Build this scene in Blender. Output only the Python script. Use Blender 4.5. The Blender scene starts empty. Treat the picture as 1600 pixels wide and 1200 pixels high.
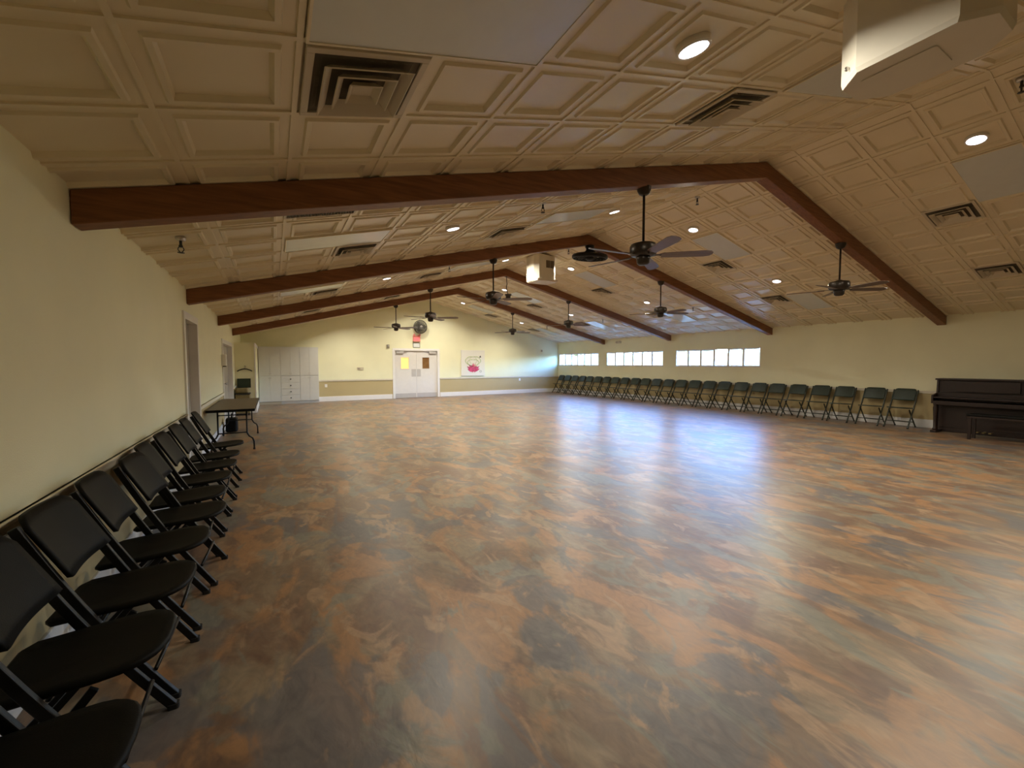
import bpy, bmesh, math, random
from mathutils import Vector, Matrix
random.seed(7)
sc = bpy.context.scene
COL = sc.collection
PI = math.pi
R = math.radians

# ------------------------------------------------------------------ room dimensions (metres)
W, YF, YB = 14.066, 18.093, -3.4          # width, door wall, wall behind the viewer
ZL, ZR = 2.511, 2.539                     # eaves
XA, ZA = 6.974, 4.259                     # ridge
ZC = 0.82                                 # chair rail
BEAM_Y = [-0.27, 3.41, 7.16, 10.86, 14.49]
BEAM_D, BEAM_T = 0.2, 0.15
SL = (ZA - ZL) / XA
SR = (ZA - ZR) / (W - XA)
def zceil(x):
    return ZL + SL * x if x <= XA else ZA - SR * (x - XA)

# ------------------------------------------------------------------ materials
def nt(name):
    m = bpy.data.materials.new(name); m.use_nodes = True
    t = m.node_tree; b = t.nodes['Principled BSDF']
    return m, t, b
def mat(name, col, rough=0.5, metal=0.0, spec=0.5, noise=0.0, nscale=8.0, bump=0.0, bscale=60.0, coat=0.0):
    m, t, b = nt(name)
    b.inputs['Base Color'].default_value = (*col, 1)
    b.inputs['Roughness'].default_value = rough
    b.inputs['Metallic'].default_value = metal
    b.inputs['Specular IOR Level'].default_value = spec
    b.inputs['Coat Weight'].default_value = coat
    tc = t.nodes.new('ShaderNodeTexCoord')
    if noise > 0:
        n = t.nodes.new('ShaderNodeTexNoise'); n.inputs['Scale'].default_value = nscale; n.inputs['Detail'].default_value = 4
        r = t.nodes.new('ShaderNodeValToRGB')
        r.color_ramp.elements[0].position = 0.3; r.color_ramp.elements[1].position = 0.7
        r.color_ramp.elements[0].color = (*[c * (1 - noise) for c in col], 1)
        r.color_ramp.elements[1].color = (*[min(1, c * (1 + noise)) for c in col], 1)
        t.links.new(tc.outputs['Object'], n.inputs['Vector']); t.links.new(n.outputs['Fac'], r.inputs['Fac'])
        t.links.new(r.outputs['Color'], b.inputs['Base Color'])
    if bump > 0:
        n2 = t.nodes.new('ShaderNodeTexNoise'); n2.inputs['Scale'].default_value = bscale; n2.inputs['Detail'].default_value = 3
        bp = t.nodes.new('ShaderNodeBump'); bp.inputs['Strength'].default_value = bump; bp.inputs['Distance'].default_value = 0.004
        t.links.new(tc.outputs['Object'], n2.inputs['Vector']); t.links.new(n2.outputs['Fac'], bp.inputs['Height'])
        t.links.new(bp.outputs['Normal'], b.inputs['Normal'])
    return m
def emit(name, col, s):
    m, t, b = nt(name)
    b.inputs['Base Color'].default_value = (*col, 1)
    b.inputs['Emission Color'].default_value = (*col, 1)
    b.inputs['Emission Strength'].default_value = s
    return m
def wood(name, c0, c1, rough=0.45, stretch=(1, 14, 14), scale=3.0, spec=0.5):
    m, t, b = nt(name)
    tc = t.nodes.new('ShaderNodeTexCoord'); mp = t.nodes.new('ShaderNodeMapping')
    mp.inputs['Scale'].default_value = stretch
    n = t.nodes.new('ShaderNodeTexNoise'); n.inputs['Scale'].default_value = scale; n.inputs['Detail'].default_value = 6
    n.inputs['Distortion'].default_value = 0.6
    r = t.nodes.new('ShaderNodeValToRGB')
    r.color_ramp.elements[0].position = 0.35; r.color_ramp.elements[1].position = 0.7
    r.color_ramp.elements[0].color = (*c0, 1); r.color_ramp.elements[1].color = (*c1, 1)
    t.links.new(tc.outputs['Object'], mp.inputs['Vector']); t.links.new(mp.outputs['Vector'], n.inputs['Vector'])
    t.links.new(n.outputs['Fac'], r.inputs['Fac']); t.links.new(r.outputs['Color'], b.inputs['Base Color'])
    b.inputs['Roughness'].default_value = rough; b.inputs['Specular IOR Level'].default_value = spec
    return m

M_CREAM = mat('cream_paint', (0.84, 0.825, 0.585), 0.55, noise=0.03, nscale=1.5, bump=0.25, bscale=120)
M_TAN = mat('tan_paint', (0.50, 0.405, 0.21), 0.55, noise=0.03, nscale=1.5, bump=0.25, bscale=120)
M_WHITE = mat('white_trim_paint', (0.82, 0.81, 0.80), 0.35, noise=0.02)
M_RAIL = mat('pale_rail_paint', (0.80, 0.74, 0.60), 0.4, noise=0.02)
M_CEIL = mat('ceiling_tile_paint', (0.80, 0.715, 0.53), 0.32, noise=0.03, nscale=2.0)
M_BEAM = wood('beam_stain', (0.17, 0.062, 0.020), (0.26, 0.105, 0.036), 0.5)
M_GREY = mat('recess_shade_grey', (0.40, 0.38, 0.33), 0.45, noise=0.03)  # shade of the door recess put into the grey
M_DOORW = mat('white_door_paint', (0.74, 0.72, 0.70), 0.4, noise=0.02)
M_STEEL = mat('brushed_steel', (0.55, 0.53, 0.50), 0.35, 0.9, noise=0.05)
M_PLATE = mat('satin_aluminium', (0.52, 0.50, 0.49), 0.5, 0.15, noise=0.03)
M_BRONZE = mat('dark_bronze', (0.035, 0.026, 0.018), 0.35, 0.5, noise=0.2)
M_BLADE = wood('fan_blade_walnut', (0.10, 0.062, 0.045), (0.15, 0.10, 0.075), 0.35)
M_BLACK = mat('black_plastic', (0.005, 0.005, 0.0042), 0.55, spec=.12, noise=0.2, bump=0.15, bscale=200)
M_BLACKM = mat('black_metal', (0.008, 0.008, 0.008), 0.4, 0.2, spec=.35, noise=0.2)
M_GREEN = mat('dark_green_plastic', (0.020, 0.034, 0.024), 0.45, noise=0.2)
M_GREENM = mat('dark_green_metal', (0.026, 0.032, 0.022), 0.4, 0.3, noise=0.2)
M_RUBBER = mat('black_rubber', (0.01, 0.01, 0.01), 0.8)
M_MAHOG = wood('dark_mahogany', (0.011, 0.0045, 0.0025), (0.024, 0.009, 0.005), 0.4)
M_IVORY = mat('ivory_keys', (0.6, 0.57, 0.48), 0.3)
M_BRASS = mat('brass', (0.5, 0.36, 0.12), 0.35, 0.9)
M_TABLE = mat('brown_table_laminate', (0.13, 0.105, 0.07), 0.5, noise=0.1, bump=0.1)
M_DARKGREY = mat('dark_grey_metal', (0.05, 0.05, 0.045), 0.45, 0.4)
M_VENT = mat('vent_paint', (0.62, 0.55, 0.42), 0.45)
M_VOID = mat('duct_interior', (0.13, 0.11, 0.08), 0.9)
M_DIFF = mat('frosted_diffuser', (0.68, 0.71, 0.69), 0.22, noise=0.02)
M_LED = emit('led_lens', (1.0, 0.92, 0.95), 6.0)
M_UNIT = mat('white_housing', (0.74, 0.70, 0.60), 0.4, noise=0.02)
M_FANGREY = mat('grey_fan_metal', (0.10, 0.095, 0.08), 0.45, 0.4)
M_CAB = mat('white_cabinet_laminate', (0.66, 0.66, 0.64), 0.4, noise=0.02)
M_OLIVE = mat('olive_brown_chest', (0.21, 0.165, 0.07), 0.6, noise=0.1)
M_BOARD = mat('dark_green_board', (0.02, 0.035, 0.018), 0.5, noise=0.2)
M_CANVAS = mat('canvas_white', (0.78, 0.77, 0.72), 0.7, bump=0.2, bscale=300)
M_PINK = mat('pink_paint', (0.55, 0.06, 0.16), 0.6, noise=0.35, nscale=12)
M_LEAF = mat('pale_green_paint', (0.50, 0.60, 0.34), 0.6, noise=0.2, nscale=12)
M_INK = mat('ink_paint', (0.04, 0.04, 0.05), 0.6)
M_WARM = emit('lit_room_glow', (0.95, 0.50, 0.16), 0.95)
M_PANE = mat('brown_pane', (0.23, 0.12, 0.045), 0.15, noise=0.15)
M_EXITR = emit('exit_red', (1.0, 0.06, 0.10), 1.6)
M_EXITB = mat('exit_body', (0.80, 0.28, 0.25), 0.4)
M_PAPER = mat('notice_paper', (0.72, 0.74, 0.72), 0.6)
M_GRASS = mat('lawn_grass', (0.11, 0.11, 0.055), 0.9, noise=0.4, nscale=3)
M_TREE = mat('tree_leaves', (0.080, 0.062, 0.0105), 0.7, noise=0.4, nscale=2)
M_BARK = mat('tree_bark', (0.12, 0.08, 0.05), 0.9, noise=0.3)
M_FENCE = mat('garden_wall_paint', (0.7, 0.7, 0.68), 0.8)
M_BLIND = mat('blind_slat', (0.75, 0.76, 0.78), 0.5)

def glass_mat():
    m = bpy.data.materials.new('window_glass'); m.use_nodes = True
    t = m.node_tree; t.nodes.clear()
    o = t.nodes.new('ShaderNodeOutputMaterial'); mx = t.nodes.new('ShaderNodeMixShader')
    tr = t.nodes.new('ShaderNodeBsdfTransparent'); gl = t.nodes.new('ShaderNodeBsdfGlossy')
    gl.inputs['Roughness'].default_value = 0.02; tr.inputs['Color'].default_value = (0.96, 0.98, 0.98, 1)
    mx.inputs['Fac'].default_value = 0.06
    t.links.new(tr.outputs[0], mx.inputs[1]); t.links.new(gl.outputs[0], mx.inputs[2]); t.links.new(mx.outputs[0], o.inputs['Surface'])
    return m
M_GLASS = glass_mat()

def floor_mat():
    m, t, b = nt('slate_pattern_vinyl')
    L = t.links.new
    tc = t.nodes.new('ShaderNodeTexCoord')
    mp = t.nodes.new('ShaderNodeMapping'); mp.inputs['Rotation'].default_value = (0, 0, R(12)); mp.inputs['Scale'].default_value = (1.55, 0.85, 1)
    L(tc.outputs['Object'], mp.inputs['Vector'])
    def noise(scale, detail, dist, off):
        mq = t.nodes.new('ShaderNodeMapping'); mq.inputs['Location'].default_value = off
        L(mp.outputs['Vector'], mq.inputs['Vector'])
        n = t.nodes.new('ShaderNodeTexNoise'); n.inputs['Scale'].default_value = scale; n.inputs['Detail'].default_value = detail
        n.inputs['Distortion'].default_value = dist; n.inputs['Roughness'].default_value = 0.55
        L(mq.outputs['Vector'], n.inputs['Vector']); return n
    # independent drifting patches: slate grey, orange, tan, red-brown, olive over a mid brown
    def layer(prev, scale, off, lo, hi, col, amount):
        n = noise(scale, 6, 0.9, off)
        mr = t.nodes.new('ShaderNodeMapRange'); mr.interpolation_type = 'SMOOTHSTEP'
        mr.inputs['From Min'].default_value = lo; mr.inputs['From Max'].default_value = hi; mr.inputs['To Max'].default_value = amount
        L(n.outputs['Fac'], mr.inputs['Value'])
        mx = t.nodes.new('ShaderNodeMix'); mx.data_type = 'RGBA'; mx.inputs['B'].default_value = (*col, 1)
        L(mr.outputs['Result'], mx.inputs['Factor'])
        if prev is None: mx.inputs['A'].default_value = (0.165, 0.112, 0.072, 1)
        else: L(prev, mx.inputs['A'])
        return mx.outputs['Result']
    c = layer(None, 1.9, (4, 2, 0), .46, .60, (0.225, 0.180, 0.120), .8)
    c = layer(c, 1.5, (17, 9, 0), .49, .60, (0.130, 0.074, 0.050), .75)
    c = layer(c, 1.7, (31, 3, 0), .50, .59, (0.290, 0.158, 0.074), .8)
    c = layer(c, 1.4, (8, 27, 0), .52, .60, (0.105, 0.105, 0.110), .8)
    c = layer(c, 2.6, (23, 41, 0), .56, .64, (0.300, 0.200, 0.120), .8)
    c = layer(c, 2.1, (52, 14, 0), .56, .63, (0.160, 0.160, 0.130), .8)
    # fine streaks
    n2 = noise(7.0, 8, 2.0, (0, 8, 0))
    r2 = t.nodes.new('ShaderNodeValToRGB'); r2.color_ramp.elements[0].position = 0.3; r2.color_ramp.elements[1].position = 0.72
    r2.color_ramp.elements[0].color = (0.80, 0.80, 0.82, 1); r2.color_ramp.elements[1].color = (1.22, 1.18, 1.12, 1)
    L(n2.outputs['Fac'], r2.inputs['Fac'])
    mu = t.nodes.new('ShaderNodeMix'); mu.data_type = 'RGBA'; mu.blend_type = 'MULTIPLY'; mu.inputs['Factor'].default_value = 1.0
    L(c, mu.inputs['A']); L(r2.outputs['Color'], mu.inputs['B'])
    L(mu.outputs['Result'], b.inputs['Base Color'])
    b.inputs['Specular IOR Level'].default_value = 0.5
    rr = t.nodes.new('ShaderNodeMapRange'); rr.inputs['To Min'].default_value = 0.31; rr.inputs['To Max'].default_value = 0.43
    L(n2.outputs['Fac'], rr.inputs['Value']); L(rr.outputs['Result'], b.inputs['Roughness'])
    n3 = noise(5.0, 4, 0.5, (2, 2, 0))
    bp = t.nodes.new('ShaderNodeBump'); bp.inputs['Strength'].default_value = 0.25; bp.inputs['Distance'].default_value = 0.01
    L(n3.outputs['Fac'], bp.inputs['Height']); L(bp.outputs['Normal'], b.inputs['Normal'])
    return m
M_FLOOR = floor_mat()

# ------------------------------------------------------------------ mesh builder
class MB:
    def __init__(s): s.v, s.f, s.mi, s.sm = [], [], [], []
    def add(s, vs, fs, mi=0, smooth=False):
        n = len(s.v); s.v += [tuple(v) for v in vs]
        for f in fs: s.f.append([n + i for i in f]); s.mi.append(mi); s.sm.append(smooth)
        return s
    def box(s, a, b, mi=0, M=None):
        x0, y0, z0 = [min(a[i], b[i]) for i in range(3)]; x1, y1, z1 = [max(a[i], b[i]) for i in range(3)]
        vs = [Vector(p) for p in [(x0,y0,z0),(x1,y0,z0),(x1,y1,z0),(x0,y1,z0),(x0,y0,z1),(x1,y0,z1),(x1,y1,z1),(x0,y1,z1)]]
        if M is not None: vs = [M @ v for v in vs]
        return s.add(vs, [(0,3,2,1),(4,5,6,7),(0,1,5,4),(1,2,6,5),(2,3,7,6),(3,0,4,7)], mi)
    def tube(s, pts, r, n=8, mi=0, closed=False):
        pts = [Vector(p) for p in pts]; m = len(pts); rings = []
        up = Vector((0, 0, 1)); prev = None
        for i, p in enumerate(pts):
            if closed: d = pts[(i+1) % m] - pts[i-1]
            elif i == 0: d = pts[1] - p
            elif i == m-1: d = p - pts[i-1]
            else: d = (pts[i+1]-p).normalized() + (p-pts[i-1]).normalized()
            d.normalize()
            if prev is None:
                a = d.cross(up)
                if a.length < 1e-3: a = d.cross(Vector((1, 0, 0)))
            else:
                a = prev - d * prev.dot(d)
            a.normalize(); prev = a; b = d.cross(a)
            rr = r[i] if isinstance(r, (list, tuple)) else r
            rings.append([p + (a*math.cos(2*PI*k/n) + b*math.sin(2*PI*k/n))*rr for k in range(n)])
        vs = [v for rg in rings for v in rg]; fs = []
        mm = m if closed else m-1
        for i in range(mm):
            for k in range(n):
                j = (i+1) % m
                fs.append((i*n+k, i*n+(k+1) % n, j*n+(k+1) % n, j*n+k))
        if not closed: fs += [tuple(range(n))[::-1], tuple((m-1)*n+k for k in range(n))]
        return s.add(vs, fs, mi, True)
    def lathe(s, prof, c=(0,0,0), n=20, mi=0, M=None, smooth=True, caps=True):
        vs, fs = [], []
        for (r, z) in prof:
            for k in range(n):
                v = Vector((r*math.cos(2*PI*k/n), r*math.sin(2*PI*k/n), z))
                if M is not None: v = M @ v
                vs.append(v + Vector(c))
        for i in range(len(prof)-1):
            for k in range(n):
                fs.append((i*n+k, i*n+(k+1) % n, (i+1)*n+(k+1) % n, (i+1)*n+k))
        if caps: fs += [tuple(range(n))[::-1], tuple((len(prof)-1)*n+k for k in range(n))]
        return s.add(vs, fs, mi, smooth)
    def prism(s, poly, h0, h1, M=None, mi=0, smooth=False):
        """poly in XY, extruded from h0 to h1 along Z, then M"""
        n = len(poly); vs = [Vector((p[0], p[1], h0)) for p in poly] + [Vector((p[0], p[1], h1)) for p in poly]
        if M is not None: vs = [M @ v for v in vs]
        fs = [tuple(range(n))[::-1], tuple(range(n, 2*n))] + [(i, (i+1) % n, n+(i+1) % n, n+i) for i in range(n)]
        return s.add(vs, fs, mi, smooth)
    def build(s, name, mats, parent=None, bevel=0.0, autosmooth=True):
        me = bpy.data.meshes.new(name); me.from_pydata(s.v, [], s.f)
        for m in (mats if isinstance(mats, (list, tuple)) else [mats]): me.materials.append(m)
        for p_, i, q in zip(me.polygons, s.mi, s.sm): p_.material_index = i; p_.use_smooth = q
        bm = bmesh.new(); bm.from_mesh(me); bmesh.ops.recalc_face_normals(bm, faces=bm.faces); bm.to_mesh(me); bm.free()
        me.update()
        o = bpy.data.objects.new(name, me); COL.objects.link(o)
        if parent is not None: o.parent = parent
        if bevel > 0:
            b = o.modifiers.new('edge', 'BEVEL'); b.width = bevel; b.segments = 2; b.limit_method = 'ANGLE'; b.angle_limit = R(50)
        return o

def tag(o, label=None, cat=None, group=None, kind=None):
    if label: o['label'] = label
    if cat: o['category'] = cat
    if group: o['group'] = group
    if kind: o['kind'] = kind
    return o
def empty(name, loc=(0,0,0), rz=0.0, label=None, cat=None, group=None, kind=None, rot=None):
    o = bpy.data.objects.new(name, None); COL.objects.link(o); o.empty_display_size = 0.1
    o.location = loc; o.rotation_euler = rot if rot else (0, 0, rz)
    return tag(o, label, cat, group, kind)
KIDS = {}
def dup(root, loc, rz=0.0, label=None, group=None, rot=None):
    def cp(o, parent):
        c = o.copy(); COL.objects.link(c)
        if parent is not None: c.parent = parent
        for k in [x for x in bpy.data.objects if x.parent == o and x != c]: cp(k, c)
        return c
    r = cp(root, None); r.location = loc; r.rotation_euler = rot if rot else (0, 0, rz)
    if label: r['label'] = label
    if group: r['group'] = group
    return r
def rrect(w, h, r, n=5, cx=0, cy=0):
    out = []
    for (sx, sy, a0) in ((1,1,0),(-1,1,90),(-1,-1,180),(1,-1,270)):
        for k in range(n+1):
            a = R(a0 + 90*k/n); out.append((cx + sx*(w/2-r) + r*math.cos(a), cy + sy*(h/2-r) + r*math.sin(a)))
    return out
ORD = ['first','second','third','fourth','fifth','sixth','seventh','eighth','ninth','tenth','eleventh','twelfth','thirteenth','fourteenth',
       'fifteenth','sixteenth','seventeenth','eighteenth','nineteenth','twentieth','twenty-first','twenty-second','twenty-third','twenty-fourth','twenty-fifth','twenty-sixth']

# ------------------------------------------------------------------ shell
TH = 0.16
mb = MB().box((-TH, YB-TH, -0.12), (W+TH, YF+TH, 0))
tag(mb.build('floor', M_FLOOR), 'mottled brown and slate patterned vinyl hall floor', 'floor', kind='structure')

def wall_cells(mb, fixed, t, u0, u1, v0, v1, holes, axis):
    """axis 'x': wall in plane x=fixed, u=y, v=z ; axis 'y': plane y=fixed, u=x"""
    us = sorted({u0, u1, *[h[0] for h in holes], *[h[1] for h in holes]}); vs = sorted({v0, v1, ZC, *[h[2] for h in holes], *[h[3] for h in holes]})
    us = [u for u in us if u0 <= u <= u1]; vs = [v for v in vs if v0 <= v <= v1]
    for a, b in zip(us, us[1:]):
        for c, d in zip(vs, vs[1:]):
            um, vm = (a+b)/2, (c+d)/2
            if any(h[0] < um < h[1] and h[2] < vm < h[3] for h in holes): continue
            mi = 1 if vm < ZC else 0
            if axis == 'x': mb.box((fixed, a, c), (fixed+t, b, d), mi)
            else: mb.box((a, fixed, c), (b, fixed+t, d), mi)
D1 = (6.88, 7.88, 0, 2.10)      # single grey door in the left wall
D2 = (11.55, 13.95, 0, 1.98)    # wide grey door further along
D3 = (5.50, 7.44, 0, 2.07)      # double door in the door wall
WINS = [(7.50, 10.64), (11.22, 14.37), (14.91, 17.98)]
WZ0, WZ1 = 1.385, 1.98
mb = MB(); wall_cells(mb, 0, -TH, YB, YF, 0, ZL+0.07, [D1, D2], 'x')
tag(mb.build('wall_left', [M_CREAM, M_TAN]), 'long cream side wall with tan lower band beside black chairs', 'wall', kind='structure')
mb = MB(); wall_cells(mb, W, TH, YB, YF, 0, ZR+0.07, [(a, b, WZ0, WZ1) for a, b in WINS], 'x')
tag(mb.build('wall_right', [M_CREAM, M_TAN]), 'long cream side wall with three high windows', 'wall', kind='structure')
mb = MB(); wall_cells(mb, YF, TH, -TH, W+TH, 0, ZL, [D3], 'y')
mb.add([(-TH,YF,ZL),(W+TH,YF,ZL),(W+TH,YF,ZR),(XA,YF,ZA+.03),(-TH,YF,ZL),(-TH,YF+TH,ZL),(W+TH,YF+TH,ZL),(W+TH,YF+TH,ZR),(XA,YF+TH,ZA+.03),(-TH,YF+TH,ZL)],
       [(0,1,2,3),(8,7,6,5),(0,3,8,5),(3,2,7,8)])
tag(mb.build('wall_far', [M_CREAM, M_TAN]), 'cream gable end wall with the double doors', 'wall', kind='structure')
mb = MB(); wall_cells(mb, YB, -TH, -TH, W+TH, 0, ZL, [], 'y')
mb.add([(-TH,YB,ZL),(W+TH,YB,ZL),(W+TH,YB,ZR),(XA,YB,ZA+.03),(-TH,YB-TH,ZL),(W+TH,YB-TH,ZL),(W+TH,YB-TH,ZR),(XA,YB-TH,ZA+.03)],
       [(0,1,2,3),(7,6,5,4),(0,3,7,4),(3,2,6,7)])
tag(mb.build('wall_back', [M_CREAM, M_TAN]), 'cream gable end wall behind the viewpoint', 'wall', kind='structure')

# ------------------------------------------------------------------ ceiling: coffered lay-in tiles, modelled
P = 0.571; STRIP = 0.138; PY = 0.575; ROWOFF = 0.48
def slope_pt(side, u, y, h):
    """u horizontal distance from the ridge, h height normal to the slope (up positive)"""
    s = SL if side < 0 else SR
    c = 1/math.sqrt(1+s*s)
    return Vector((XA + side*(u) + side*h*s*c, y, ZA - s*u + h*c))
def ceiling_mesh():
    mb = MB()
    for side, umax in ((-1, XA+TH), (1, W-XA+TH)):
        def quad(u0, u1, y0, y1, h):
            mb.add([slope_pt(side,u0,y0,h), slope_pt(side,u1,y0,h), slope_pt(side,u1,y1,h), slope_pt(side,u0,y1,h)], [(0,1,2,3)])
        def ring(a, b):
            (u0,u1,y0,y1,h), (p0,p1,q0,q1,g) = a, b
            A = [slope_pt(side,u0,y0,h), slope_pt(side,u1,y0,h), slope_pt(side,u1,y1,h), slope_pt(side,u0,y1,h)]
            B = [slope_pt(side,p0,q0,g), slope_pt(side,p1,q0,g), slope_pt(side,p1,q1,g), slope_pt(side,p0,q1,g)]
            mb.add(A+B, [(0,1,5,4),(1,2,6,5),(2,3,7,6),(3,0,4,7)])
        us = [0.0] + [STRIP + P*k for k in range(13)]; us[-1] = umax
        ys = []
        ends = BEAM_Y + [YF+0.02]
        lines = [YB-TH]
        for b, nb in zip([BEAM_Y[0]-3.69]+BEAM_Y, BEAM_Y+[BEAM_Y[-1]+3.69]):
            for k in range(6):
                y = b + ROWOFF + PY*k
                if YB < y < YF: lines.append(y)
            if YB < nb < YF-.1: lines.append(nb + BEAM_T/2)
        lines.append(YF+TH); lines = sorted(lines)
        for u0, u1 in zip(us, us[1:]):
            for y0, y1 in zip(lines, lines[1:]):
                g = 0.012
                prof = [(0, 0), (g, 0), (g, .010), (g+.048, .010), (g+.056, -.004), (g+.078, -.004), (g+.092, .022), (g+.105, .022)]
                du = min(u1-u0, y1-y0)
                if du < 0.3: prof = [(0, 0), (g, 0), (g, .010)]
                rs = [(u0+e, u1-e, y0+e, y1-e, h) for e, h in prof]
                for a, b in zip(rs, rs[1:]): ring(a, b)
                quad(*rs[-1])
    return mb
o = ceiling_mesh().build('ceiling', M_CEIL)
# a solid roof skin above the tiles keeps daylight out
for o_ in (o,): tag(o_, 'cream vaulted ceiling of embossed lay-in tiles', 'ceiling', kind='structure')
mb = MB()
e = 0.3
mb.add([(-e,YB-e,ZL-SL*e+.16),(XA,YB-e,ZA+.16),(W+e,YB-e,ZR-SR*e+.16),(-e,YF+e,ZL-SL*e+.16),(XA,YF+e,ZA+.16),(W+e,YF+e,ZR-SR*e+.16),
        (-e,YB-e,ZL-SL*e+.26),(XA,YB-e,ZA+.26),(W+e,YB-e,ZR-SR*e+.26),(-e,YF+e,ZL-SL*e+.26),(XA,YF+e,ZA+.26),(W+e,YF+e,ZR-SR*e+.26)],
       [(0,1,4,3),(1,2,5,4),(6,9,10,7),(7,10,11,8),(0,3,9,6),(2,8,11,5),(0,6,7,1),(1,7,8,2),(3,4,10,9),(4,5,11,10)])
mb.box((-TH,YB-TH,ZL+.07), (-.02,YF+TH,ZL+.14)); mb.box((W+.02,YB-TH,ZR+.07), (W+TH,YF+TH,ZR+.14))
tag(mb.build('roof', M_VENT), 'roof slab over the vaulted hall ceiling', 'roof', kind='structure')

BEAMN = ['beam over the viewpoint', 'fourth beam from the door wall', 'third beam from the door wall', 'second beam from the door wall', 'first beam from the door wall']
for y, nm in zip(BEAM_Y, BEAMN):
    mb = MB()
    poly = [(0.002, ZL), (XA, ZA), (W-.002, ZR), (W-.002, ZR-BEAM_D), (XA, ZA-BEAM_D-.008), (0.002, ZL-BEAM_D)]
    poly = [(x, z-.004) for x, z in poly]
    vs = [(x, y, z) for x, z in poly] + [(x, y+BEAM_T, z) for x, z in poly]
    mb.add(vs, [(0,1,4,5),(1,2,3,4),(6,11,10,7),(7,10,9,8),(0,6,7,1),(1,7,8,2),(2,8,9,3),(3,9,10,4),(4,10,11,5),(5,11,6,0)])
    tag(mb.build('ceiling_beam', M_BEAM, bevel=.008), 'red-brown stained gable beam, ' + nm, 'beam', 'gable beams', 'structure')

# ------------------------------------------------------------------ trims
def trim(name, mb, m, label): return tag(mb.build(name, m, bevel=.004), label, 'trim', kind='structure')
BH = 0.19
mb = MB()
for a, b in ((YB, D1[0]-.09), (D1[1]+.09, D2[0]-.09), (D2[1]+.09, 15.0)): mb.box((0, a, 0), (.016, b, BH))
trim('baseboard_left', mb, M_WHITE, 'white baseboard along the blank side wall')
mb = MB().box((W-.016, YB, 0), (W, YF, BH)); trim('baseboard_right', mb, M_WHITE, 'white baseboard under the window wall')
mb = MB()
for a, b in ((2.52, D3[0]-.1), (D3[1]+.1, W-.016)): mb.box((a, YF-.016, 0), (b, YF, BH))
trim('baseboard_far', mb, M_WHITE, 'white baseboard along the door wall')
mb = MB()
for a, b in ((YB, D1[0]-.09), (D1[1]+.09, D2[0]-.09), (D2[1]+.09, 15.0)):
    mb.box((0, a, ZC-.03), (.022, b, ZC+.03)); mb.box((0, a, ZC+.01), (.032, b, ZC+.03))
trim('trim_1', mb, M_RAIL, 'pale chair rail along the blank side wall')
mb = MB(); mb.box((W-.022, YB, ZC-.03), (W, YF, ZC+.03)); mb.box((W-.032, YB, ZC+.01), (W, YF, ZC+.03))
trim('trim_2', mb, M_RAIL, 'pale chair rail along the window wall')
mb = MB()
for a, b in ((2.52, D3[0]-.1), (D3[1]+.1, W-.032)):
    mb.box((a, YF-.022, ZC-.03), (b, YF, ZC+.03)); mb.box((a, YF-.032, ZC+.01), (b, YF, ZC+.03))
trim('trim_3', mb, M_RAIL, 'pale chair rail along the door wall')

# ------------------------------------------------------------------ windows (six-light, with blinds)
for i, (a, b) in enumerate(reversed(WINS)):
    r = empty('window_%d' % (i+1), (W, (a+b)/2, WZ0), 0, ['long high window beside the door wall corner', 'middle one of the three long high windows', 'long high window toward the piano'][i], 'window', None, 'structure')
    L = (b-a)/2; H = WZ1-WZ0
    mb = MB(); f = .03
    mb.box((.0, -L, 0), (.10, L, f)); mb.box((.0, -L, H-f), (.10, L, H)); mb.box((0, -L, f), (.10, -L+f, H-f)); mb.box((0, L-f, f), (.10, L, H-f))
    mb.box((-.02, -L-.02, -.025), (.02, L+.02, 0))
    mb.build('window_frame', M_WHITE, r, bevel=.003)
    pw = (2*L-2*f)/6
    for k in range(1, 6):
        y = -L+f+pw*k; MB().box((.0, y-.034, f), (.09, y+.034, H-f)).build('mullion', M_WHITE, r)
    MB().box((.055, -L+f, f), (.059, L-f, H-f)).build('glass_pane', M_GLASS, r)
    for k in range(6):
        if i == 2 and k == 2: continue
        if i == 1 and k in (4,): continue
        mb = MB(); y0, y1 = -L+f+pw*k+.038, -L+f+pw*(k+1)-.038
        n = 10
        tilt = R(14 if (i, k) in ((2,3),(2,4),(2,5)) else 4)
        for q in range(n):
            z = f+.03 + (H-2*f-.05)*q/(n-1)
            M = Matrix.Translation((.038, 0, z)) @ Matrix.Rotation(tilt, 4, 'Y')
            mb.box((-.011, y0, -.001), (.011, y1, .001), M=M)
        mb.box((.024, y0, H-f-.022), (.052, y1, H-f-.002))
        mb.build('blind', M_BLIND, r)

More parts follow.
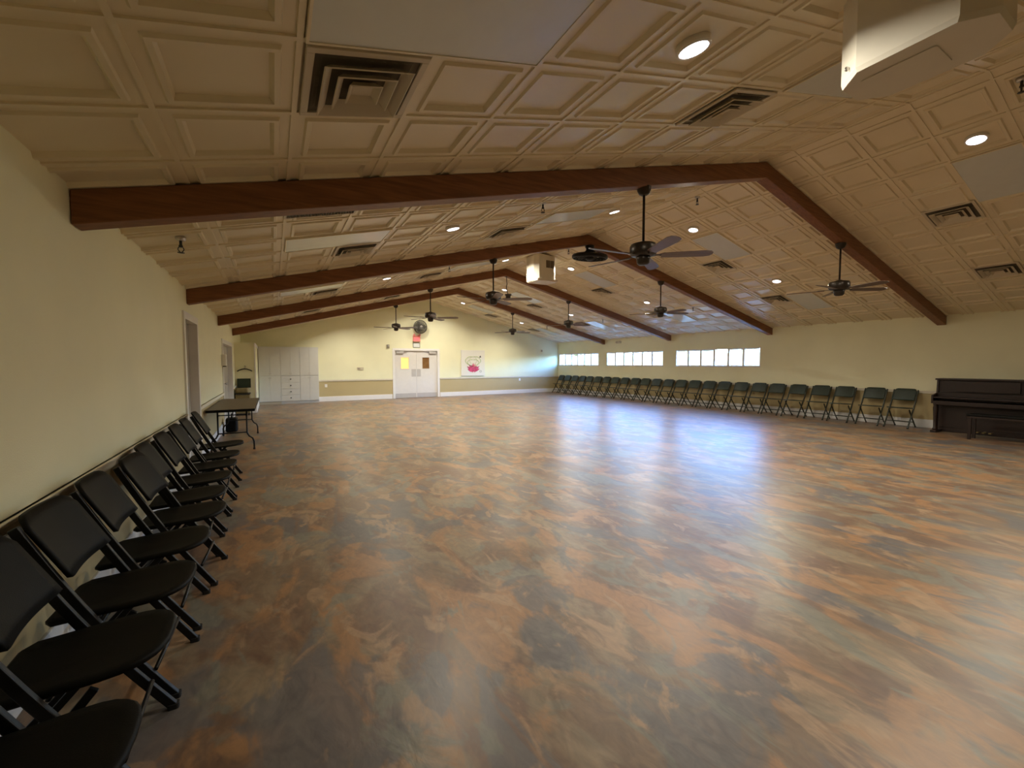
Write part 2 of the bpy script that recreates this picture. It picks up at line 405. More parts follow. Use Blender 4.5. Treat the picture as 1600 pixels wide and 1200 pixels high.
# ------------------------------------------------------------------ doors
def doorframe(mb, d, axis, depth=.02, w=.085):
    a, b, z0, z1 = d
    for (u0, u1, v0, v1) in ((a-w, a, 0, z1+w), (b, b+w, 0, z1+w), (a, b, z1, z1+w)):
        if axis == 'x': mb.box((-.10, u0 if u0 >= a else u0, v0), (depth, u1, v1))
        else: mb.box((u0, YF+.10, v0), (u1, YF-depth, v1))
def sidedoor(name, d, label, leaves=1):
    r = empty(name, (0,0,0), 0, label, 'door', None, 'structure')
    mb = MB(); a, b, z0, z1 = d; w = .085
    mb.box((0.0, a-w, 0), (.02, a+.012, z1+w)); mb.box((0.0, b-.012, 0), (.02, b+w, z1+w)); mb.box((0.0, a+.012, z1-.012), (.02, b-.012, z1+w))
    mb.box((-TH, a, 0), (0, a+.012, z1)); mb.box((-TH, b-.012, 0), (0, b, z1)); mb.box((-TH, a+.012, z1-.012), (0, b-.012, z1))
    mb.build('door_frame', M_WHITE, r)
    n = leaves; lw = (b-a-.03)/n
    for k in range(n):
        y0 = a+.015+lw*k
        lf = MB().box((-.13, y0+.002, .008), (-.09, y0+lw-.002, z1-.016)).build('door_leaf', M_GREY, r, bevel=.003)
        yk = y0+.07 if (k == n-1) else y0+lw-.07
        h = MB(); h.lathe([(.028,0),(.028,.008),(.011,.01),(.011,.04),(.026,.046),(.03,.06),(.02,.074),(.004,.078)], (-.09, yk, 1.0), 14, M=Matrix.Rotation(PI/2, 4, 'Y'))
        h.build('door_knob', M_STEEL, lf)
    return r
sidedoor('door_2', D1, 'single grey door in white frame behind the black chairs')
sidedoor('door_3', D2, 'wide pair of grey doors behind the brown folding table', 2)

r = empty('door_1', (0, YF, 0), 0, 'white double doors under the red sign', 'door', None, 'structure')
mb = MB(); a, b, _, z1 = D3; w = .075
mb.box((a-w, -.02, 0), (a+.02, .0, z1+w)); mb.box((b-.02, -.02, 0), (b+w, .0, z1+w)); mb.box((a+.02, -.02, z1-.02), (b-.02, 0, z1+w))
mb.box((a, 0, 0), (a+.02, TH, z1)); mb.box((b-.02, 0, 0), (b, TH, z1)); mb.box((a+.02, 0, z1-.02), (b-.02, TH, z1))
mb.build('door_frame', M_WHITE, r)
xm = 6.47
for k, (x0, x1, wx0, wx1) in enumerate(((a+.024, xm-.003, 5.79, 6.13), (xm+.003, b-.024, 6.74, 7.05))):
    lf = MB()
    zt = z1-.024
    wz0, wz1 = 1.27, 1.76
    lf.box((x0, .04, .008), (wx0, .085, zt)); lf.box((wx1, .04, .008), (x1, .085, zt)); lf.box((wx0, .04, .008), (wx1, .085, wz0)); lf.box((wx0, .04, wz1), (wx1, .085, zt))
    lf = lf.build('door_leaf', M_DOORW, r)
    MB().box((wx0, .058, wz0), (wx1, .066, wz1)).build('glass_pane', M_WARM if k == 0 else M_PANE, lf)
    fr = MB(); q = .018
    fr.box((wx0-q, .03, wz0-q), (wx0, .04, wz1+q)); fr.box((wx1, .03, wz0-q), (wx1+q, .04, wz1+q)); fr.box((wx0, .03, wz0-q), (wx1, .04, wz0)); fr.box((wx0, .03, wz1), (wx1, .04, wz1+q))
    fr.build('pane_bead', M_DOORW, lf)
    MB().box((x0+.02, .036, .02), (x1-.02, .04, .2)).build('kick_plate', M_PLATE, lf)
    px0, px1 = (6.25, xm-.02) if k == 0 else (xm+.02, 6.66)
    MB().box((px0, .036, .92), (px1, .04, 1.25)).build('push_plate', M_PLATE, lf)
    cx = x0+.22 if k == 0 else x1-.22
    c = MB().box((cx-.16, -.02, zt-.12), (cx+.16, .04, zt-.03)); c.box((cx-.02, -.015, zt-.03), (cx+.3*(1 if k == 0 else -1), .01, zt-.015))
    c.build('door_closer', M_PLATE, lf)

mb = MB().box((D3[0]-.1, YF+TH, 0), (D3[1]+.1, YF+TH+.06, D3[3]+.1))  # added slabs behind the doors, block sky light through the gaps
for d in (D1, D2): mb.box((-TH-.06, d[0]-.1, 0), (-TH, d[1]+.1, d[3]+.1))
tag(mb.build('door_light_blocker', M_GREY), 'added plain slabs blocking outside light behind the doors', 'wall', kind='structure')

# ------------------------------------------------------------------ things on the door wall
# wall fan
r = empty('wall_fan', (6.585, YF, 3.08), 0, 'round grey caged fan high on the door wall above the red sign', 'fan')
RX = Matrix.Rotation(PI/2, 4, 'X')
mb = MB(); mb.box((-.05, -.02, -.12), (.05, 0, .12)); mb.tube([(0,-.02,0), (0,-.12,0)], .025)
mb.build('wall_bracket', M_FANGREY, r)
mb = MB(); mb.lathe([(.02,.0),(.07,.0),(.085,.03),(.085,.10),(.05,.13),(.01,.135)], (0,-.10,0), 20, M=RX); mb.build('motor', M_FANGREY, r)
for k in range(3):
    M = Matrix.Translation((0,-.26,0)) @ Matrix.Rotation(2*PI*k/3, 4, 'Y') @ Matrix.Rotation(R(24), 4, 'X')
    poly = [(.03,-.03),(.10,-.075),(.19,-.085),(.245,-.04),(.25,.03),(.19,.075),(.10,.06),(.03,.03)]
    mb = MB().prism(poly, -.002, .002, M=M @ Matrix.Rotation(PI/2, 4, 'X')); mb.build('blade', M_FANGREY, r)
mb = MB()
for rr, y in ((.285,-.19),(.285,-.27),(.24,-.325),(.18,-.345),(.12,-.352)):
    mb.tube([(rr*math.cos(2*PI*k/36), y, rr*math.sin(2*PI*k/36)) for k in range(36)], .006 if rr > .25 else .004, 6, closed=True)
for k in range(72):
    a_ = 2*PI*k/72; c_, s_ = math.cos(a_), math.sin(a_)
    mb.tube([(.285*c_,-.27,.285*s_), (.24*c_,-.325,.24*s_), (.12*c_,-.352,.12*s_), (.05*c_,-.355,.05*s_)], .0042, 5)
    mb.tube([(.285*c_,-.19,.285*s_), (.2*c_,-.14,.2*s_), (.08*c_,-.125,.08*s_)], .0042, 5)
mb.tube([(.285*math.cos(2*PI*k/36), -.23, .285*math.sin(2*PI*k/36)) for k in range(36)], .012, 6, closed=True)
mb.build('guard', M_FANGREY, r)
MB().lathe([(.055,0),(.055,.012),(.03,.02),(.005,.021)], (0,-.352,0), 20, M=RX).build('hub_badge', M_STEEL, r)

# exit sign
r = empty('exit_sign', (6.47, YF, 2.58), 0, 'red glowing EXIT sign over the white double doors', 'sign')
MB().box((-.16, -.06, -.13), (.16, 0, .13)).build('sign_body', M_EXITB, r, bevel=.008)
def text_mesh(s, size):
    cu = bpy.data.curves.new('lettering', 'FONT'); cu.body = s; cu.size = size; cu.align_x = 'CENTER'; cu.align_y = 'CENTER'; cu.extrude = .003
    to = bpy.data.objects.new('lettering', cu); COL.objects.link(to); bpy.context.view_layer.update()
    me = bpy.data.meshes.new_from_object(to.evaluated_get(bpy.context.evaluated_depsgraph_get()))
    bpy.data.objects.remove(to); return me
me = text_mesh('EXIT', .155); me.materials.clear(); me.materials.append(M_EXITR)
o = bpy.data.objects.new('lettering', me); COL.objects.link(o); o.parent = r; o.location = (0, -.063, -.03); o.rotation_euler = (PI/2, 0, 0)
o.scale = (.78, 1.0, 1)
for sx in (-1, 1):
    hd = MB().lathe([(.012,0),(.02,.01),(.045,.05),(.05,.075),(.044,.08),(.004,.082)], (sx*.12, -.03, .15), 16, M=RX).build('lamp_head', M_EXITB, r)
# framed notice
r = empty('framed_notice', (6.47, YF, 2.29), 0, 'small framed white notice between red sign and double doors', 'notice')
q = .014
mb = MB(); mb.box((-.155,-.02,-.105),(-.155+q,0,.105)); mb.box((.155-q,-.02,-.105),(.155,0,.105)); mb.box((-.155+q,-.02,.105-q),(.155-q,0,.105)); mb.box((-.155+q,-.02,-.105),(.155-q,0,-.105+q))
mb.build('frame', M_DARKGREY, r); MB().box((-.141,-.012,-.091),(.141,0,.091)).build('paper', M_PAPER, r)

r = empty('fire_alarm', (5.24, YF, 2.22), 0, 'small grey alarm box on the door wall beside the door frame top', 'alarm')
MB().box((-.055,-.045,-.075),(.055,0,.075)).build('body', mat('alarm_grey', (.30,.27,.2), .5), r, bevel=.006)
MB().lathe([(.035,0),(.032,.012),(.01,.02)], (0,-.045,.02), 14, M=RX).build('lens', M_STEEL, r)
r = empty('thermostat', (4.11, YF, 1.29), 0, 'pale rectangular thermostat plate on the door wall beside the cabinets', 'thermostat')
MB().box((-.13,-.02,-.055),(.13,0,.055)).build('plate', mat('plate_beige', (.60,.54,.40), .5), r, bevel=.004)
MB().box((-.10,-.024,-.02),(-.01,-.02,.03)).build('dial_window', M_STEEL, r)
for x, z, lab in ((2.80, .62, 'white wall outlet below chair rail beside the white cabinets'), (11.71, .69, 'white wall outlet below chair rail on door wall, toward the window corner')):
    r = empty('wall_outlet', (x, YF, z), 0, lab, 'outlet', 'outlets in the tan band')
    MB().box((-.045,-.008,-.06),(.045,0,.06)).build('plate', M_WHITE, r, bevel=.002)
    for dz in (.022, -.022): MB().prism(rrect(.035,.028,.01), 0, .004, M=Matrix.Translation((0,-.008,dz)) @ RX).build('socket', M_RAIL, r)
r = empty('motion_detector', (13.02, YF, 2.14), 0, 'tiny grey sensor on the door wall high toward the window corner', 'sensor')
MB().prism([(-.04,-.05),(.04,-.05),(.03,.05),(-.03,.05)], 0, .05, M=RX).build('body', M_VENT, r); MB().box((-.02,-.056,-.03),(.02,-.05,.0)).build('lens', M_DARKGREY, r)
r = empty('emergency_spotlight', (W, 13.6, 2.40), 0, 'small beige emergency light on the window wall above the middle window', 'emergency light')
MB().box((-.06,-.13,-.05),(0,.13,.05)).build('body', M_VENT, r, bevel=.006)
for sy in (-1, 1): MB().lathe([(.02,0),(.04,.03),(.04,.05),(.01,.052)], (-.06, sy*.08, .0), 14, M=Matrix.Rotation(-PI/2, 4, 'Y')).build('lamp_head', M_VENT, r)

# canvas painting
r = empty('canvas_picture', (9.155, YF, 0.92), 0, 'square white canvas with a pink flower and pale green swirls', 'painting')
MB().box((-.60,-.045,0),(.60,-.001,1.19)).build('canvas', M_CANVAS, r, bevel=.004)
mb = MB(); yz = Matrix.Translation((0,-.0465,0)) @ RX
PET = [0]
def petal(mb, cx, cz, ang, L, w):
    PET[0] += 1
    pts = []
    for k in range(13):
        t = k/12; pts.append((t*L, w*math.sin(PI*t**.8)))
    pts = pts + [(x_, -y_) for x_, y_ in pts[-2:0:-1]]
    c, s = math.cos(ang), math.sin(ang)
    mb.prism([(cx+c*x_-s*y_, cz+s*x_+c*y_) for x_, y_ in pts], -.001, .0014+.0006*(PET[0] % 20), M=yz)
for k in range(9): petal(mb, 0.0, .20, R(20+140*k/8), .36+.05*math.sin(k*2.1), .06)
for k in range(5): petal(mb, .02, .24, R(45+90*k/4), .27, .05)
petal(mb, .05, .28, R(-75), .14, .03); petal(mb, -.02, .24, R(-100), .09, .03)
mb.build('painted_flower', M_PINK, r)
mb = MB()
for sx in (-1, 1):
    for s_ in (1.0, .72):
        pts = [(sx*(.02+.40*s_*math.sin(PI*t)*(1-.15*t)), -.047, .42+.58*s_*t-.12*s_*max(0, t-.8)*5*t) for t in [k/20 for k in range(21)]]
        mb.tube(pts, .016, 5)
    mb.tube([(sx*.05,-.047,.5),(sx*.2,-.047,.7),(sx*.12,-.047,.86)], .007, 5)
mb.build('painted_leaves', M_LEAF, r)
mb = MB(); petal(mb, .34, .84, R(70), .11, .026); petal(mb, .36, .86, R(20), .06, .015); mb.build('painted_bird', M_INK, r)
mb = MB(); mb.tube([(.38+.045*math.cos(2*PI*k/14),-.047,.20+.045*math.sin(2*PI*k/14)) for k in range(14)], .006, 5, closed=True); mb.build('painted_signature', M_INK, r)

# ------------------------------------------------------------------ storage along the far corner
mb = MB(); mb.box((0.0, 15.0, 0), (.52, YF, 2.13)); 
mb.box((.50, 14.985, 0), (.535, 15.02, 2.13), 1); mb.box((.52, 15.02, 0), (.532, 17.66, BH), 1); mb.box((0.0, 14.985, 0), (.50, 15.0, BH), 1); mb.box((.52, 15.02, 2.03), (.535, 17.68, 2.13), 1)
tag(mb.build('wall_closet', [M_CREAM, M_WHITE], bevel=.002), 'boxed-in cream closet wall standing out in the door wall corner', 'wall', kind='structure')
CABY = 17.68
units = [(.537, 1.235, 'white tall storage cabinet in the corner beside the closet wall', 'doors'),
         (1.235, 1.87, 'white tall storage cabinet between its two neighbours, drawers with knobs below', 'drawers'),
         (1.87, 2.51, 'white tall storage cabinet at the door end of the row', 'doors')]
for x0, x1, lab, kind in units:
    r = empty('storage_cabinet', (x0, CABY, 0), 0, lab, 'cabinet', 'tall white cabinets')
    w = x1-x0
    mb = MB(); mb.box((0, .02, .10), (w, YF-CABY-.002, 2.12)); mb.build('body', M_CAB, r)
    MB().box((0.0, .045, 0), (w, YF-CABY-.002, .10)).build('plinth', M_CAB if kind != 'doors' or x0 > 1 else M_VENT, r)
    for dx0, dx1 in ((.004, w/2-.002), (w/2+.002, w-.004)):
        dr = MB().box((dx0, 0, 1.06), (dx1, .02, 2.115)).build('door', M_CAB, r, bevel=.002)
        kx = dx1-.03 if dx0 < .1 else dx0+.03
        MB().lathe([(.005,0),(.006,.012),(.012,.018),(.012,.024),(.003,.027)], (kx, 0, 1.14), 10, M=RX).build('knob', M_STEEL, dr)
    if kind == 'drawers':
        z = .11
        for h in (.23, .23, .23, .245):
            dw = MB().box((.004, 0, z), (w-.004, .02, z+h-.006)).build('drawer', M_CAB, r, bevel=.002)
            MB().lathe([(.008,0),(.009,.015),(.02,.022),(.022,.03),(.01,.036)], (w/2, 0, z+h/2), 12, M=RX).build('knob', M_DARKGREY, dw)
            z += h
    else:
        for dx0, dx1 in ((.004, w/2-.002), (w/2+.002, w-.004)):
            dr = MB().box((dx0, 0, .11), (dx1, .02, 1.05)).build('door', M_CAB, r, bevel=.002)
            kx = dx1-.03 if dx0 < .1 else dx0+.03
            MB().lathe([(.005,0),(.006,.012),(.012,.018),(.012,.024),(.003,.027)], (kx, 0, .97), 10, M=RX).build('knob', M_STEEL, dr)

# hanger on the closet end wall
r = empty('coat_hanger', (.25, 14.975, 1.30), 0, 'black clothes hanger hooked on the closet end wall', 'hanger')
mb = MB(); mb.tube([(-.19,0,-.03),(-.15,0,.0),(-.06,0,.035),(0,0,.045),(.06,0,.035),(.15,0,.0),(.19,0,-.03)], .014, 8); mb.build('shoulder_bar', M_BLACK, r)
mb = MB(); mb.tube([(0,0,.045),(0,0,.08),(.02,0,.095),(.03,0,.115),(.015,0,.135),(-.01,0,.13)], .005, 6); mb.tube([(0,.008,.115),(0,.025,.115)], .008); mb.build('hook', M_DARKGREY, r)

# low olive chest with a dark board on it
r = empty('storage_chest', (.20, 14.62, 0), 0, 'low olive-brown chest standing against the closet end wall', 'chest')
MB().box((-.17,-.20,.05),(.18,.30,.60)).build('body', M_OLIVE, r, bevel=.006)
MB().box((-.185,-.215,.60),(.195,.31,.635)).build('lid', M_DARKGREY, r, bevel=.004)
for sx in (-.14, .15):
    for sy in (-.16, .26): MB().box((sx-.02,sy-.02,0),(sx+.02,sy+.02,.05)).build('foot', M_DARKGREY, r)
r = empty('cushion', (.19, 14.60, .636), 0, 'olive seat cushion lying on top of the low chest', 'cushion')
mb = MB(); mb.prism(rrect(.34,.34,.06), 0, .15); mb.build('cover', M_OLIVE, r, bevel=.05)
r = empty('notice_board', (.225, 14.86, .80), 0, 'small dark green board leaning on the closet end wall above the chest', 'board', rot=(R(-6),0,0))
MB().box((-.16,-.012,.0),(.16,.0,.25)).build('panel', M_BOARD, r)
mb = MB(); mb.box((-.172,-.018,-.012),(.172,.004,0)); mb.box((-.172,-.018,.25),(.172,.004,.262)); mb.box((-.172,-.018,0),(-.16,.004,.25)); mb.box((.16,-.018,0),(.172,.004,.25)); mb.build('frame', M_BLACK, r)
bpy.data.objects['notice_board'].location = (.225, 14.94, .79)
r = empty('wall_dispenser', (0, 11.40, 1.45), 0, 'small white dispenser on the blank wall beside the wide grey doors', 'dispenser')
MB().box((0,-.06,0),(.09,.06,.26)).build('housing', M_WHITE, r, bevel=.012); MB().box((.02,-.05,-.02),(.085,.05,0)).build('nozzle', M_DARKGREY, r)

# ------------------------------------------------------------------ folding table
TX0, TX1, TY0, TY1, TZ = .03, .705, 8.3, 10.85, .745
r = empty('folding_table', ((TX0+TX1)/2, (TY0+TY1)/2, 0), 0, 'long brown folding table standing along the blank wall', 'table')
hx, hy = (TX1-TX0)/2, (TY1-TY0)/2
MB().box((-hx,-hy,TZ-.03),(hx,hy,TZ)).build('tabletop', M_TABLE, r, bevel=.004)
mb = MB(); mb.box((-hx-.004,-hy-.004,TZ-.045),(hx+.004,-hy,TZ-.004)); mb.box((-hx-.004,hy,TZ-.045),(hx+.004,hy+.004,TZ-.004)); mb.box((-hx-.004,-hy,TZ-.045),(-hx,hy,TZ-.004)); mb.box((hx,-hy,TZ-.045),(hx+.004,hy,TZ-.004))
mb.build('edge_band', M_BLACK, r)
for sy in (-1, 1):
    y = sy*(hy-.30)
    for sx in (-1, 1):
        lg = MB().tube([(sx*(hx-.13), y, TZ-.03), (sx*(hx-.13), y, .30), (sx*(hx-.10), y, .24), (sx*(hx-.05), y, .20), (sx*(hx-.03), y, .14), (sx*(hx-.03), y, .02)], .013, 10).build('leg', M_BLACKM, r)
        MB().lathe([(.017,0),(.018,.02),(.015,.03)], (sx*(hx-.03), y, 0), 12).build('foot_cap', M_RUBBER, lg)
    MB().tube([(-(hx-.13), y, .31), ((hx-.13), y, .31)], .011).build('crossbar', M_BLACKM, r); MB().tube([(-(hx-.13), y, .62), ((hx-.13), y, .62)], .009).build('crossbar', M_BLACKM, r)
    MB().tube([(0, y, .62), (0, y-sy*.36, TZ-.035)], .008).build('brace', M_DARKGREY, r)
r = empty('bag', (.17, 11.15, 0), 0, 'small black bag on the floor under the far end of the brown table', 'bag')
MB().prism(rrect(.22,.34,.06), .0, .30).build('body', M_BLACK, r, bevel=.03)
mb = MB(); mb.tube([(0,-.08,.29),(0,-.07,.36),(0,0,.39),(0,.07,.36),(0,.08,.29)], .01); mb.build('handle', M_BLACK, r)

# ------------------------------------------------------------------ folding chairs
# local frame: +X is the way the sitter faces; back plane near x=0
CH = .89; SH = .455; CW = .46
def make_chair(name, pm, mm):
    r = empty(name)
    fx = lambda z: .06 + (CH - z)/CH*.475 if z < SH else .06 + (CH - z)/CH*.475
    hw = CW/2
    for s in (-1, 1):
        y = s*(hw-.014)
        mb = MB()
        d = Vector((.475, 0, -CH)).normalized(); nrm = Vector((CH, 0, .475)).normalized()
        # channel-section rail running from the back top to the front foot, slightly bowed
        pts = []
        for k in range(13):
            t = k/12; p_ = Vector((.06, y, CH-.03)).lerp(Vector((.06+.475, y, .012)), t) + nrm*(-.022*math.sin(PI*t))
            pts.append(p_)
        prof = [(-.017,-.011),(.017,-.011),(.017,.011),(-.017,.011)]
        vs, fs = [], []
        for p_ in pts:
            for a_, b_ in prof: vs.append(p_ + nrm*a_ + Vector((0,1,0))*b_)
        for i in range(12):
            for k in range(4): fs.append((i*4+k, i*4+(k+1) % 4, i*4+4+(k+1) % 4, i*4+4+k))
        fs += [(3,2,1,0), (48,49,50,51)]
        mb.add(vs, fs)
        lg = mb.build('front_leg', mm, r, bevel=.004)
        MB().prism(rrect(.042,.032,.01), 0, .022, M=Matrix.Translation((.536, y, 0))).build('foot_cap', M_RUBBER, lg)
        y2 = s*(hw-.044)
        mb = MB()
        pts = [Vector((.40, y2, SH-.035)).lerp(Vector((.045, y2, .012)), k/8) + Vector((.02*math.sin(PI*k/8), 0, .012*math.sin(PI*k/8))) for k in range(9)]
        vs, fs = [], []
        n2 = Vector((.78, 0, -.62))
        for p_ in pts:
            for a_, b_ in [(-.014,-.009),(.014,-.009),(.014,.009),(-.014,.009)]: vs.append(p_ + n2*a_ + Vector((0,1,0))*b_)
        for i in range(8):
            for k in range(4): fs.append((i*4+k, i*4+(k+1) % 4, i*4+4+(k+1) % 4, i*4+4+k))
        fs += [(3,2,1,0), (32,33,34,35)]
        mb.add(vs, fs); lg = mb.build('rear_leg', mm, r, bevel=.003)
        MB().prism(rrect(.036,.028,.008), 0, .022, M=Matrix.Translation((.043, y2, 0))).build('foot_cap', M_RUBBER, lg)
    MB().tube([(.47, -hw+.02, .15), (.47, hw-.02, .15)], .009).build('stretcher', mm, r)
    MB().tube([(.115, -hw+.05, .12), (.115, hw-.05, .12)], .009).build('stretcher', mm, r)
    # seat: rounded front, dished
    n = 14; out = []
    D0, D1_ = .11, .585; sw = CW/2-.026
    for k in range(n+1):
        a_ = -PI/2 + PI*k/n; out.append((D1_-.17 + .17*math.cos(a_)**.8 if math.cos(a_) > 0 else D1_-.17, sw*math.copysign(abs(math.sin(a_))**.7, math.sin(a_))))
    out += [(D0+.03, sw-.01), (D0, sw-.05), (D0, -sw+.05), (D0+.03, -sw+.01)]
    nn = len(out); cx, cy = .39, 0
    vs, fs = [], []
    levels = [(1.0,-.016),(1.0,-.004),(.96,.004),(.80,.0),(.5,-.010),(.15,-.014)]
    tilt = lambda x: SH + (x-.38)*.06
    for sc_, dz in levels:
        for x, y in out: vs.append((cx+(x-cx)*sc_, cy+(y-cy)*sc_, tilt(cx+(x-cx)*sc_)+dz+.005))
    for i in range(len(levels)-1):
        for k in range(nn): fs.append((i*nn+k, i*nn+(k+1) % nn, (i+1)*nn+(k+1) % nn, (i+1)*nn+k))
    fs += [tuple(range(nn))[::-1], tuple((len(levels)-1)*nn+k for k in range(nn))]
    MB().add(vs, fs, 0, True).build('seat', pm, r)
    # backrest: curved shell between the rails
    nu, nv = 14, 7; hb = .27; wb = CW-.05
    F_, B_ = [], []
    for j in range(nv+1):
        v = j/nv
        for i in range(nu+1):
            u = -1+2*i/nu
            zt = CH-hb*(1-v)
            # rounded top corners
            cut = .05*max(0, (abs(u)-.72)/.28)**2.2
            z = zt - (cut if v > .5 else -cut*.12)*abs(2*v-1)**1.5
            x = .06 + (CH-z)/CH*.475 - .022*(1-u*u) + .006
            F_.append((x+.012, u*wb/2, z)); B_.append((x-.006, u*wb/2, z))
    m_ = nu+1; fs = []; off = len(F_)
    for j in range(nv):
        for i in range(nu):
            a_ = j*m_+i; fs += [(a_, a_+1, a_+m_+1, a_+m_), (off+a_, off+a_+m_, off+a_+m_+1, off+a_+1)]
    for i in range(nu):
        fs += [(i, off+i, off+i+1, i+1), (nv*m_+i, nv*m_+i+1, off+nv*m_+i+1, off+nv*m_+i)]
    for j in range(nv):
        fs += [(j*m_, j*m_+m_, off+j*m_+m_, off+j*m_), (j*m_+nu, off+j*m_+nu, off+j*m_+m_+nu, j*m_+m_+nu)]
    MB().add(F_+B_, fs, 0, True).build('backrest', pm, r)
    return r
LCH = [(.055,1.50,0),(.05,2.04,1),(.05,2.57,-2),(.05,3.09,1),(.09,3.66,-3),(.05,4.12,2),(.05,4.70,0),(.055,5.27,-1),(.05,5.80,1),(.05,6.55,2)]
blk = make_chair('folding_chair', M_BLACK, M_BLACKM)
tag(blk, None, 'chair', 'black folding chairs along the blank wall')
for i, (x, y, a_) in enumerate(reversed(LCH)):
    lab = 'black folding chair against the blank wall, %s from the brown table' % ORD[i]
    if i == 0: blk.location = (x, y, 0); blk.rotation_euler = (0, 0, R(a_)); blk['label'] = lab
    else: dup(blk, (x, y, 0), R(a_), lab)
grn = make_chair('folding_chair', M_GREEN, M_GREENM)
tag(grn, None, 'chair', 'dark green folding chairs under the windows')
ys = [4.0, 4.56, 5.18, 5.74, 6.30, 6.86, 7.40]
while ys[-1] < 17.3: ys.append(ys[-1]+.5625)
for i, y in enumerate(ys):
    lab = 'dark green folding chair in the row under the windows, %s from the piano' % ORD[i]
    x = W-.07-.012*((i*7) % 3); a_ = PI + R((((i*5) % 4)-1.5)*1.2)
    if i == 0: grn.location = (x, y, 0); grn.rotation_euler = (0, 0, a_); grn['label'] = lab
    else: dup(grn, (x, y, 0), a_, lab)

# ------------------------------------------------------------------ upright piano and bench
r = empty('upright_piano', (W-.04, 2.66, 0), PI, 'dark brown upright piano standing against the window wall', 'piano')
L = .75
mb = MB(); mb.box((.0,-L+.03,.0),(.34,L-.03,1.12)); mb.build('case', M_MAHOG, r, bevel=.006)
for s in (-1, 1):
    y0, y1 = (L-.035, L) if s > 0 else (-L, -L+.035)
    mb = MB(); poly = [(0,0),(.36,0),(.36,.60),(.66,.62),(.66,.80),(.38,.84),(.36,1.12),(0,1.12)]
    mb.prism(poly, y0, y1, M=Matrix(((1,0,0,0),(0,0,1,0),(0,1,0,0),(0,0,0,1)))); mb.build('side_panel', M_MAHOG, r, bevel=.006)
    yl = s*(L-.06); lg = MB().lathe([(.04,0),(.045,.03),(.03,.06),(.034,.3),(.045,.48),(.035,.53),(.05,.60)], (.58, yl, .04), 14).build('leg', M_MAHOG, r)
    MB().box((.30, yl-.05, 0), (.68, yl+.05, .045)).build('toe_block', M_MAHOG, lg, bevel=.006)
MB().box((-.02,-L-.02,1.12),(.40,L+.02,1.155)).build('lid', M_MAHOG, r, bevel=.008)
MB().box((.34,-L+.035,.60),(.66,L-.035,.68)).build('key_bed', M_MAHOG, r, bevel=.004)
mb = MB(); mb.box((.36,-L+.035,.69),(.42,L-.035,.85)); mb.box((.40,-L+.035,.74),(.655,L-.035,.765)); mb.build('fallboard', M_MAHOG, r, bevel=.006)
MB().box((.345,-.45,.88),(.40,.45,1.10)).build('music_desk', M_MAHOG, r, bevel=.004)
MB().box((.34,-L+.06,.10),(.352,L-.06,.56)).build('lower_panel', M_MAHOG, r, bevel=.003)
for k in (-1, 0, 1): MB().box((.34, k*.09-.02, .05),(.46, k*.09+.02, .065)).build('pedal', M_BRASS, r, bevel=.004)
r = empty('piano_bench', (12.93, 2.32, 0), 0, 'black piano bench in front of the upright piano', 'bench')
MB().box((-.17,-.40,.42),(.17,.40,.455)).build('seat_frame', M_MAHOG, r, bevel=.004)
MB().prism(rrect(.35,.82,.03), .455, .50).build('cushion', M_BLACK, r, bevel=.015)
for sx in (-.14,.14):
    for sy in (-.36,.36): MB().box((sx-.022,sy-.022,0),(sx+.022,sy+.022,.42)).build('leg', M_MAHOG, r)

# ------------------------------------------------------------------ ceiling fixtures
def slope_matrix(side, u, y, h=0.0):
    """frame on the slope: local x runs down the slope, y along the hall, z out of the ceiling pointing up"""
    s = SL if side < 0 else SR; c = 1/math.sqrt(1+s*s)
    o = slope_pt(side, u, y, h)
    n = Vector((side*s*c, 0, c)); x = Vector((side*c, 0, -s*c)); yv = n.cross(x)
    M = Matrix((x, yv, n)).transposed().to_4x4(); M.translation = o
    return M
BAY = {0: 'fifth bay', 1: 'fourth bay', 2: 'third bay', 3: 'second bay', 4: 'first bay'}
def place(o, M):
    o.matrix_world = M; o.location = M.to_translation(); o.rotation_euler = M.to_euler()
HIGH = {True: 'high near the ridge', False: 'low on the slope'}
SIDE = {-1: 'blank-wall', 1: 'window-wall'}
UK = lambda k: STRIP + P*(k+.5)
rowy = lambda bay, k: BEAM_Y[bay] + ROWOFF + PY*(k+.5)

# recessed downlights
LED_W = [36.0, 43.0, 46.0, 46.0, 44.0]
LED_DATA = []
can = empty('ceiling_light'); tag(can, None, 'downlight', 'lit recessed downlights')
MB().lathe([(.095,-.022),(.092,-.029),(.082,-.029),(.078,-.025),(.078,.012),(.095,.012),(.095,-.022)], (0,0,0), 28, caps=False).build('trim_ring', M_WHITE, can)
MB().lathe([(.001,-.028),(.077,-.028),(.077,-.024),(.001,-.024)], (0,0,0), 24).build('lens', M_LED, can)
for w_ in LED_W:
    ll = bpy.data.lights.new('led_lamp', 'AREA'); ll.shape = 'DISK'; ll.size = .15; ll.energy = w_; ll.color = (1.0, .92, .76); ll.spread = R(150)
    LED_DATA.append(ll)
lo = bpy.data.objects.new('led_lamp', ll); COL.objects.link(lo); lo.parent = can; lo.location = (0, 0, -.0295)
first = True
for bay in range(5):
    for side in (-1, 1):
        for k in (1, 6):
            M = slope_matrix(side, UK(k), rowy(bay, 2), .012)
            lab = 'lit round downlight %s, %s slope, %s from the door wall' % (HIGH[k == 1], SIDE[side], BAY[bay])
            o = can if first else dup(can, (0,0,0)); first = False
            place(o, M); o['label'] = lab
            for ch in [q for q in bpy.data.objects if q.parent == o and q.type == 'LIGHT']: ch.data = LED_DATA[bay]

